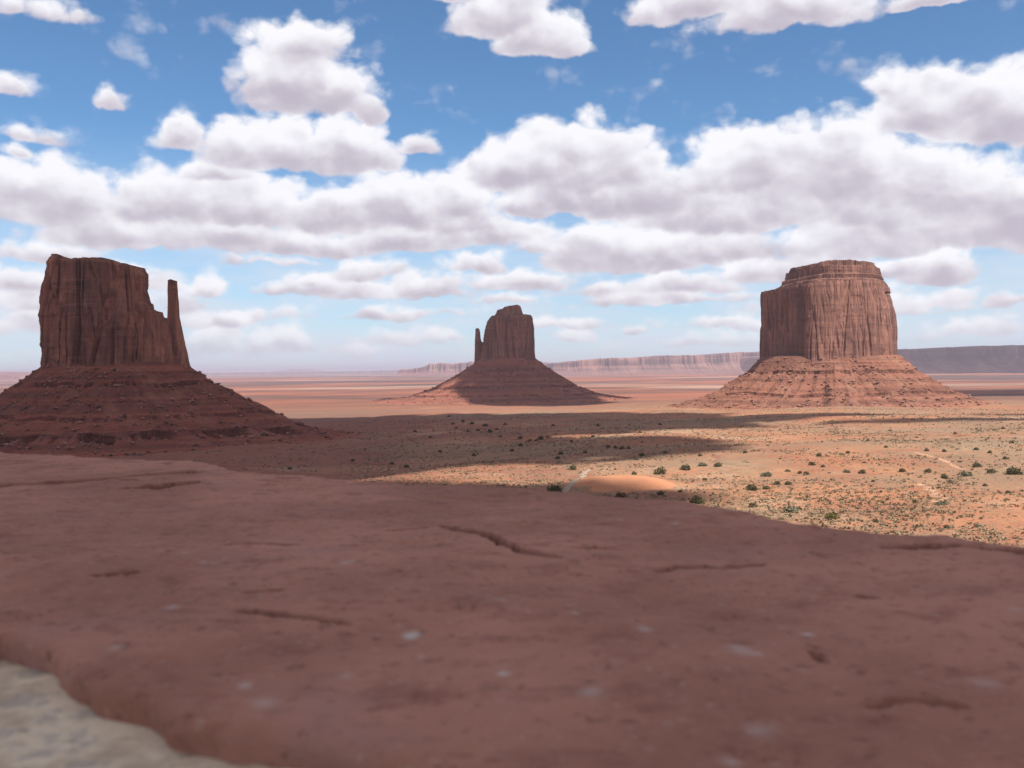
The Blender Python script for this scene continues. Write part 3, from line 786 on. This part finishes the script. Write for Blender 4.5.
# ---- sage and grass tufts: far too many to count
def scrub_field(n, seed):
    g = np.random.default_rng(seed)
    a_ = np.radians(-34 + 68 * g.random(n * 2)); r_ = np.exp(np.log(240) + (np.log(1750) - np.log(240)) * g.random(n * 2) ** 0.85)
    x, y = r_ * np.sin(a_), r_ * np.cos(a_)
    dens = .5 + .9 * fbm(x / 90, y / 90, 3.3, 3) + .5 * pn(x / 22, y / 22, 1)
    dd = ((x - DUNE[0]) / 27) ** 2 + ((y - DUNE[1]) / 33) ** 2
    dens = dens * np.where((x < -.15 * y) & (y > 600), .45, 1)
    keep = (g.random(n * 2) < dens) & (dd > 1.0 + .5 * g.random(n * 2))
    for bt, rr_ in ((west, 200), (merr, 300)):
        keep &= np.hypot(x - bt.location.x, y - bt.location.y) > rr_
    x, y = x[keep][:n], y[keep][:n]; m = len(x)
    z = ground_z(x, y)
    s = (.30 + .95 * g.random(m) ** 3) * (1 + .35 * sstep(np.hypot(x, y), 500, 1200))
    NQ = 8
    d = g.normal(size=(m, NQ, 3)); d /= np.linalg.norm(d, axis=2)[..., None]; d[..., 2] = np.abs(d[..., 2]) * .75
    p = d * (g.random((m, NQ)) ** .4)[..., None] * s[:, None, None] + np.stack([x, y, z - .05], -1)[:, None]
    u_ = g.normal(size=(m, NQ, 3)); u_ /= np.linalg.norm(u_, axis=2)[..., None]
    v_ = np.cross(u_, g.normal(size=(m, NQ, 3))); v_ /= np.linalg.norm(v_, axis=2)[..., None]
    h = (.42 * s)[:, None, None]
    q = np.stack([p - u_ * h, p + v_ * h, p + u_ * h, p - v_ * h], 2)
    return q.reshape(-1, 3), np.arange(m * NQ * 4).reshape(-1, 4)
Vq, Fq = scrub_field(62000, 77)
m, b, bs = material('scrub', .9)
P_ = b.pos()
cc = b.mix(b.step(b.noise(P_, .012, 3, .5), .4, .6), (.25, .190, .122), (.33, .25, .162))
cc = b.mix(b.step(b.noise(P_, .4, 2, .5), .58, .66), cc, (.14, .112, .068))
b.l.new(cc, bs.inputs['Base Color'])
tag(mesh_obj('scrub', Vq, Fq, m), kind='stuff')

# ------------------------------------------------------------------ the wall the camera rests by
HS = 0.09
def on_slab(px, py, z=-HS):
    d = ray(px, py); return d[:2] * (z / d[2])
inner = np.array([on_slab(*p_, z=-HS - .0095) for p_ in ((0, 661), (40, 676), (75, 702), (100, 716), (140, 728), (175, 748), (205, 757), (240, 768))])
outer = np.array([on_slab(*p_) for p_ in ((0, 450), (60, 453), (140, 459), (190, 462.5), (235, 470), (330, 474), (430, 480), (510, 486), (560, 491), (640, 498), (720, 508), (800, 519), (900, 530), (1024, 541))])
WT = np.array([WN[1], -WN[0]])                       # along the wall, towards the right of the picture
org = inner[-1].copy()
def to_st(p_): q = np.asarray(p_) - org; return np.stack([q @ WT, q @ WN], -1)
ist, ost = to_st(inner), to_st(outer)
s1 = np.concatenate([-np.geomspace(.0016, 2.6, 10)[:0], np.linspace(-2.6, -1.3, 120)[:-1], np.linspace(-1.3, -.5, 260)[:-1], np.linspace(-.5, .45, 520)[:-1], np.linspace(.45, 1.6, 120)])
t1 = np.concatenate([np.linspace(0, .2, 130)[:-1], np.linspace(.2, 1, 240)])
def ext(s, st, sl):   # polyline extended outwards
    o_ = np.argsort(st[:, 0]); a_, c_ = st[o_, 0], st[o_, 1]
    return np.interp(s, a_, c_) + np.where(s < a_[0], 0.02 * fbm(s * 4, sl, 0, 2), 0) + np.where(s > a_[-1], 0.02 * (fbm(s * 4, sl, 0, 2)), 0)
te0, te1 = ext(s1, ist, 3.1), ext(s1, ost, 8.8)
te0 = te0 + .004 * fbm(s1 * 22, 1.0, 0, 3); chip = fbm(s1 * 9, 5.0, 0, 4, .6); te1 = te1 + .003 * fbm(s1 * 30, 5.0, 2, 3) + .010 * np.round(chip * 3) / 3
Sg, Tg = np.meshgrid(s1, t1, indexing='ij')
Tw = te0[:, None] + (te1 - te0)[:, None] * Tg
X = org[0] + Sg * WT[0] + Tw * WN[0]; Y = org[1] + Sg * WT[1] + Tw * WN[1]
Z = -HS + .0024 * fbm(X * 5, Y * 5, 1, 3) + .0007 * fbm(X * 40, Y * 40, 2, 3)
lay = 2.6 * fbm(X * 2.6 + 3, Y * 2.6, 4, 4, .58); lf = np.floor(lay)
Z += .0030 * (lf + sstep(lay - lf, .86, 1.0)) / 2.6             # flaked bedding surfaces
rad_ = .0045
for dist in (Tw - te0[:, None], te1[:, None] - Tw):
    k = np.clip(1 - dist / rad_, 0, 1); Z -= rad_ * (1 - np.sqrt(np.clip(1 - k * k, 0, 1)))
def pl_dist(pts):
    best = np.full(X.shape, 9.0); along = np.zeros(X.shape)
    pts = np.array(pts); L = 0; tot = np.sum(np.hypot(*np.diff(pts, axis=0).T))
    for a_, c_ in zip(pts[:-1], pts[1:]):
        d = c_ - a_; l2 = d @ d
        t = np.clip(((X - a_[0]) * d[0] + (Y - a_[1]) * d[1]) / l2, 0, 1)
        q = np.hypot(X - a_[0] - t * d[0], Y - a_[1] - t * d[1])
        mk = q < best; best = np.where(mk, q, best); along = np.where(mk, (L + t * math.sqrt(l2)) / tot, along); L += math.sqrt(l2)
    return best, along
cracks = [([(440, 525), (462, 529), (486, 534), (497, 541), (510, 547), (528, 553), (560, 558)], .0050, 1.0),
 ([(222, 543), (255, 541.5), (275, 541), (298, 541.5)], .0034, .9), ([(90, 577), (112, 575), (138, 575)], .0034, .9),
 ([(240, 612), (268, 614), (292, 617), (322, 620), (348, 626)], .0034, .9), ([(658, 567), (668, 562.5), (690, 560.5), (720, 560), (765, 557)], .0040, 1.0),
 ([(-60, 489), (0, 485.5), (40, 482), (75, 479.5), (115, 477), (170, 474), (205, 472.5)], .017, 1.0), ([(120, 491), (150, 488.5), (165, 486), (200, 482)], .014, 1.0),
 ([(100, 478), (135, 482)], .004, .7), ([(15, 492), (30, 490)], .005, .8), ([(880, 541), (930, 540), (965, 541.5), (1015, 547), (1060, 552)], .0050, .75), ([(855, 589), (875, 590)], .0035, .8), ([(385, 528), (430, 526)], .003, .35),
 ([(870, 700), (900, 694), (935, 693), (970, 697)], .0030, .35), ([(240, 594), (285, 592)], .0025, .45), ([(-10, 636), (8, 644), (26, 656)], .0030, .8), ([(275, 475.6), (300, 476)], .005, .8), ([(420, 497.5), (432, 497.5)], .004, .6), ([(815, 645), (825, 655)], .002, .4), ([(570, 548), (620, 548)], .003, .3), ([(15, 459), (32, 459.6)], .005, .8), ([(125, 461.5), (142, 462)], .006, .8)]
crack = np.zeros(X.shape)
for pts, wd, st in cracks:
    P2 = [on_slab(*p_) for p_ in pts]
    dd, al = pl_dist(P2)
    wv = wd * .8 * (.75 + .9 * np.abs(pn(al * 9 + wd * 999, 2.2, 1))) * np.clip(np.minimum(al, 1 - al) * 8 + .25, 0, 1)
    dd = dd + .0009 * pn(X * 160, Y * 160, 3)
    prof = np.clip((1.12 - dd / (wv + 1e-6)) * 2.2, 0, 1)
    Z -= prof * .011 * st
    crack = np.maximum(crack, prof * st)
spots = [(411, 633, 9, 1.0), (503, 673, 6, .9), (808, 628, 6, .75), (172, 608, 7, .45), (345, 564, 5, .5), (215, 563, 4, .35), (575, 611, 4, .5), (645, 622, 8, .4), (740, 645, 14, .4), (755, 648, 8, .4), (590, 691, 12, .35), (160, 685, 10, .45), (245, 685, 8, .5), (115, 648, 9, .35), (60, 640, 9, .3), (345, 676, 8, .3), (265, 703, 14, .3), (330, 725, 12, .35), (760, 725, 16, .3), (730, 758, 12, .4), (984, 674, 14, .25), (185, 553, 5, .3), (352, 562, 5, .4), (203, 562, 4, .4), (420, 655, 6, .3), (620, 520, 4, .3), (676, 522, 5, .35), (1015, 604, 6, .35), (500, 600, 5, .3)]
spot = np.zeros(X.shape)
for px, py, rp, st in spots:
    c = on_slab(px, py); dm = np.hypot(c[0], c[1]); r_ = rp * dm / FPX * 1.0
    # spots are round on the stone, so wider than tall in the picture
    dd = np.hypot(X - c[0], (Y - c[1]) * .75)
    dd = dd * (1 + .35 * pn(X * 250, Y * 250, px))
    spot = np.maximum(spot, st * np.clip(1.3 - dd / r_, 0, 1))
spot *= sstep(Tw - te0[:, None], .010, .018)
rows = [np.stack([X, Y, Z], -1).transpose(1, 0, 2)]
top = rows[0]
def side(row, tdir):
    out = []
    for k, (dz, ins) in enumerate(((.012, -.002), (.024, .002), (.036, -.001), (.048, -.006))):
        q = row.copy(); rg = .004 * fbm(s1 * 26, k * 1.7, tdir, 3)
        q[:, 0] += WN[0] * tdir * (ins + rg); q[:, 1] += WN[1] * tdir * (ins + rg); q[:, 2] -= dz
        out.append(q)
    return out
allrows = [r_ for r_ in side(top[0], -1)][::-1] + [top[i] for i in range(top.shape[0])] + side(top[-1], 1)
Vs = np.stack(allrows)
pad = np.zeros((4, len(s1)))
ca = np.concatenate([pad, crack.T, pad]); sa = np.concatenate([pad, spot.T, pad])
m_slab, b, bs = material('capstone_sandstone', .85, .25)
P_ = b.pos()
n1 = b.noise(P_, 7, 7, .6); n2 = b.noise(P_, 45, 6, .65); n3 = b.noise(P_, 260, 4, .6)
c = b.mix(b.step(n1, .36, .64), (.37, .172, .120), (.51, .248, .180))
c = b.mix(b.math('MULTIPLY', b.step(n2, .5, .68), .55), c, (.25, .100, .076))
c = b.mix(b.math('MULTIPLY', b.step(b.noise(P_, 13, 5, .6), .55, .7), .5), c, (.38, .215, .185))
c = b.mix(b.math('MULTIPLY', b.step(n3, .58, .72), .6), c, (.50, .36, .30))
n4 = b.noise(P_, 150, 5, .7)
c = b.mix(b.math('MULTIPLY', b.step(n4, .44, .34), .65), c, (.15, .060, .045))
c = b.mix(b.math('MULTIPLY', b.step(b.noise(b.vec('MULTIPLY', P_, (1, 2.2, 1)), 22, 6, .7), .56, .66), .4), c, (.22, .085, .062))
c = b.mix(b.math('MULTIPLY', b.attr('spot'), 1.1, clamp=True), c, (.58, .53, .49))
c = b.mix(b.math('MULTIPLY', b.attr('crack'), .95, clamp=True), c, (.022, .012, .010))
b.l.new(c, bs.inputs['Base Color'])
bump(b, bs, b.math('ADD', b.math('MULTIPLY', n2, .7), b.math('MULTIPLY', n4, .5)), .9, .004)
wall_loc = org + WT * -.5 + WN * .2
gzw = float(ground_z(*wall_loc))
wall = thing('stone_wall', 'low stone parapet wall with cracked red sandstone cap in the foreground', 'wall', (wall_loc[0], wall_loc[1], gzw))
off = np.array(wall.location)
mesh_obj('capstone', Vs.reshape(-1, 3) - off, grid_faces(Vs.shape[0], Vs.shape[1])[:, ::-1], m_slab, wall, smooth=True, attrs={'crack': ca.ravel(), 'spot': sa.ravel()})
# mortar bed squeezed out under the cap
m_mor, b, bs = material('pale_mortar', .95, .1)
P_ = b.pos()
c = b.mix(b.step(b.noise(P_, 38, 7, .7), .36, .60), (.56, .46, .34), (.86, .75, .57))
c = b.mix(b.math('MULTIPLY', b.step(b.noise(P_, 75, 4, .6), .56, .64), .55), c, (.40, .37, .35))
c = b.mix(b.math('MULTIPLY', b.step(b.noise(P_, 110, 4, .6), .58, .68), .6), c, (.27, .21, .17))
b.l.new(c, bs.inputs['Base Color'])
bump(b, bs, b.noise(P_, 140, 6, .65), .8, .004)
s2 = np.linspace(-2.6, 1.6, 700)
e0, e1 = np.interp(s2, s1, te0), np.interp(s2, s1, te1)
rows = []
mid = (e0 + e1) / 2
for kk, (tt, zz) in enumerate((('i', -.30, ), ('i', -.14), ('i', -.05), ('i', -.022), ('i', -.013), ('i', -.0085), ('m', -.045), ('o', -.040), ('o', -.052), ('o', -.14))):
    offs = [.10, .105, .100, .090, .05, -.010, 0, .0, .02, .02][kk]
    t_ = e0 - offs if tt == 'i' else (mid if tt == 'm' else e1 - .03 + offs)
    t_ = t_ + (.006 if kk != 5 else 0) * fbm(s2 * 18, kk * 2.3, 1, 3)
    q = org[None] + s2[:, None] * WT + t_[:, None] * WN
    z_ = -HS + zz + (.003 if kk < 5 else .0012) * fbm(q[:, 0] * 30, q[:, 1] * 30, kk, 3)
    rows.append(np.stack([q[:, 0], q[:, 1], z_], -1))
Vm = np.stack(rows)
mesh_obj('mortar_bed', Vm.reshape(-1, 3) - off, grid_faces(len(rows), len(s2))[:, ::-1], m_mor, wall, smooth=True)
# coursed rubble body of the wall
m_wal, b, bs = material('coursed_sandstone', .9, .15)
P_ = b.pos()
vv = b.vec('MULTIPLY', P_, (1, 1, 2.2))
cell = b.voro(vv, 4.5, out='Color'); edge = b.voro(vv, 4.5, 'DISTANCE_TO_EDGE')
c = b.mix(b.sep(cell)[0], (.22, .10, .075), (.36, .20, .15))
c = b.mix(b.step(edge, .05, .025), c, (.45, .39, .33))
b.l.new(c, bs.inputs['Base Color'])
bump(b, bs, b.step(edge, .0, .09), .8, .03)
rows = []
for tt, zz in (('i', -1.2), ('i', -.8), ('i', -.5), ('i', -.2), ('o', -.12), ('o', -.6), ('o', -1.4), ('o', -3.0)):
    t_ = (e0 - .08 if tt == 'i' else e1 - .04) + .02 * fbm(s2 * 5, zz * 5, 2, 3)
    q = org[None] + s2[:, None] * WT + t_[:, None] * WN
    rows.append(np.stack([q[:, 0], q[:, 1], np.full(len(s2), -HS + zz)], -1))
Vm = np.stack(rows)
mesh_obj('masonry', Vm.reshape(-1, 3) - off, grid_faces(len(rows), len(s2))[:, ::-1], m_wal, wall, smooth=False)

# ------------------------------------------------------------------ cumulus overhead, whose shadows lie on the valley
def cloud_mass(H, ells, cell, noise_l, ragged, thick, seed):
    """ells: (x, y, rx, ry, angle) of the shadows on the ground; the mass stands up-sun of them at height H."""
    sh = sdir[:2] / sdir[2]
    e = np.array(ells, float)
    x0, x1 = (e[:, 0] - e[:, 2:4].max(1)).min() - 300, (e[:, 0] + e[:, 2:4].max(1)).max() + 300
    y0, y1 = (e[:, 1] - e[:, 2:4].max(1)).min() - 300, (e[:, 1] + e[:, 2:4].max(1)).max() + 300
    gx_, gy_ = np.meshgrid(np.arange(x0, x1, cell), np.arange(y0, y1, cell), indexing='ij')
    f = np.full(gx_.shape, -9.0)
    for ex, ey, rx, ry, an in ells:
        c_, s_ = math.cos(R(an)), math.sin(R(an))
        dx, dy = gx_ - ex, gy_ - ey
        f = np.maximum(f, 1 - np.hypot((dx * c_ + dy * s_) / rx, (-dx * s_ + dy * c_) / ry))
    f = f + ragged * fbm(gx_ / noise_l, gy_ / noise_l, seed, 5, .62)
    ins = f > 0
    hgt = thick * np.sqrt(np.clip(f, 0, 1)) * (1 + .45 * fbm(gx_ / 160, gy_ / 160, seed + 4, 4, .55))
    bot = -0.10 * hgt + 12 * fbm(gx_ / 120, gy_ / 120, seed + 7, 3)* np.clip(f * 4, 0, 1)
    hz = H + 80
    Xc, Yc = gx_ + sh[0] * hz, gy_ + sh[1] * hz
    nr, nc = gx_.shape
    idx = np.arange(nr * nc).reshape(nr, nc)
    cellin = ins[:-1, :-1] | ins[1:, :-1] | ins[:-1, 1:] | ins[1:, 1:]
    q = np.stack([idx[:-1, :-1], idx[1:, :-1], idx[1:, 1:], idx[:-1, 1:]], -1)[cellin]
    Vt_ = np.stack([Xc, Yc, H + np.where(ins, hgt, 0)], -1).reshape(-1, 3)
    Vb_ = np.stack([Xc, Yc, H + np.where(ins, np.minimum(bot, hgt - 1), -1)], -1).reshape(-1, 3)
    V_ = np.concatenate([Vt_, Vb_]); F_ = np.concatenate([q, q[:, ::-1] + nr * nc])
    used = np.unique(F_); remap = np.zeros(len(V_), int); remap[used] = np.arange(len(used))
    return V_[used], remap[F_]
parts = [
 cloud_mass(2300, [(-520, 1320, 620, 640, 0), (-330, 900, 420, 260, -10), (-60, 1330, 420, 330, 12), (230, 1330, 260, 120, 8), (-800, 900, 500, 420, 0)], 14, 200, .27, 500, 1.5),
 cloud_mass(2300, [(30, 3020, 300, 360, 0), (95, 2580, 150, 190, 0), (-60, 3050, 300, 300, 0)], 14, 160, .22, 380, 2.5),
 cloud_mass(2300, [(1450, 2850, 520, 260, 6)], 20, 260, .18, 300, 3.5),
 cloud_mass(2300, [(760, 1245, 220, 34, 2), (480, 1130, 130, 24, -3)], 10, 160, .25, 120, 4.5),
 cloud_mass(2300, [(-90, -60, 380, 240, 0), (-40, 240, 90, 110, 0), (26, 446, 46, 28, 0), (-420, 130, 300, 240, 0)], 9, 120, .20, 380, 5.5),
 cloud_mass(4600, [(6700, 11300, 2500, 2000, 0), (9500, 11000, 2600, 2200, 0)], 90, 1500, .15, 900, 6.5),
]
n0 = 0; Vc = []; Fc = []
for v_, f_ in parts:
    Vc.append(v_); Fc.append(f_ + n0); n0 += len(v_)
m_cl, b, bs = material('cloud_white', 1.0, 0.0)
bs.inputs['Base Color'].default_value = (.9, .9, .92, 1)
tag(mesh_obj('clouds', np.concatenate(Vc), np.concatenate(Fc), m_cl, smooth=True), kind='stuff')

# ------------------------------------------------------------------ the air
HB = 91500
zlo = float(min(gzz.min(), -112) - 1.0); zhi = 290.0
hv = np.array([(x_, y_, z_) for x_ in (-HB, HB) for y_ in (-HB, HB) for z_ in (zlo, zhi)], float)
hf = [(0, 1, 3, 2), (4, 6, 7, 5), (0, 4, 5, 1), (2, 3, 7, 6), (0, 2, 6, 4), (1, 5, 7, 3)]
m_hz = bpy.data.materials.new('haze'); m_hz.use_nodes = True
nt = m_hz.node_tree
nt.nodes.remove(nt.nodes['Principled BSDF'])
pv = nt.nodes.new('ShaderNodeVolumePrincipled')
pv.inputs['Color'].default_value = (.76, .81, 1.0, 1)
pv.inputs['Density'].default_value = 3.6e-5
pv.inputs['Anisotropy'].default_value = 0.2
nt.links.new(pv.outputs[0], nt.nodes['Material Output'].inputs['Volume'])
tag(mesh_obj('haze', hv, np.array(hf), m_hz), kind='stuff')
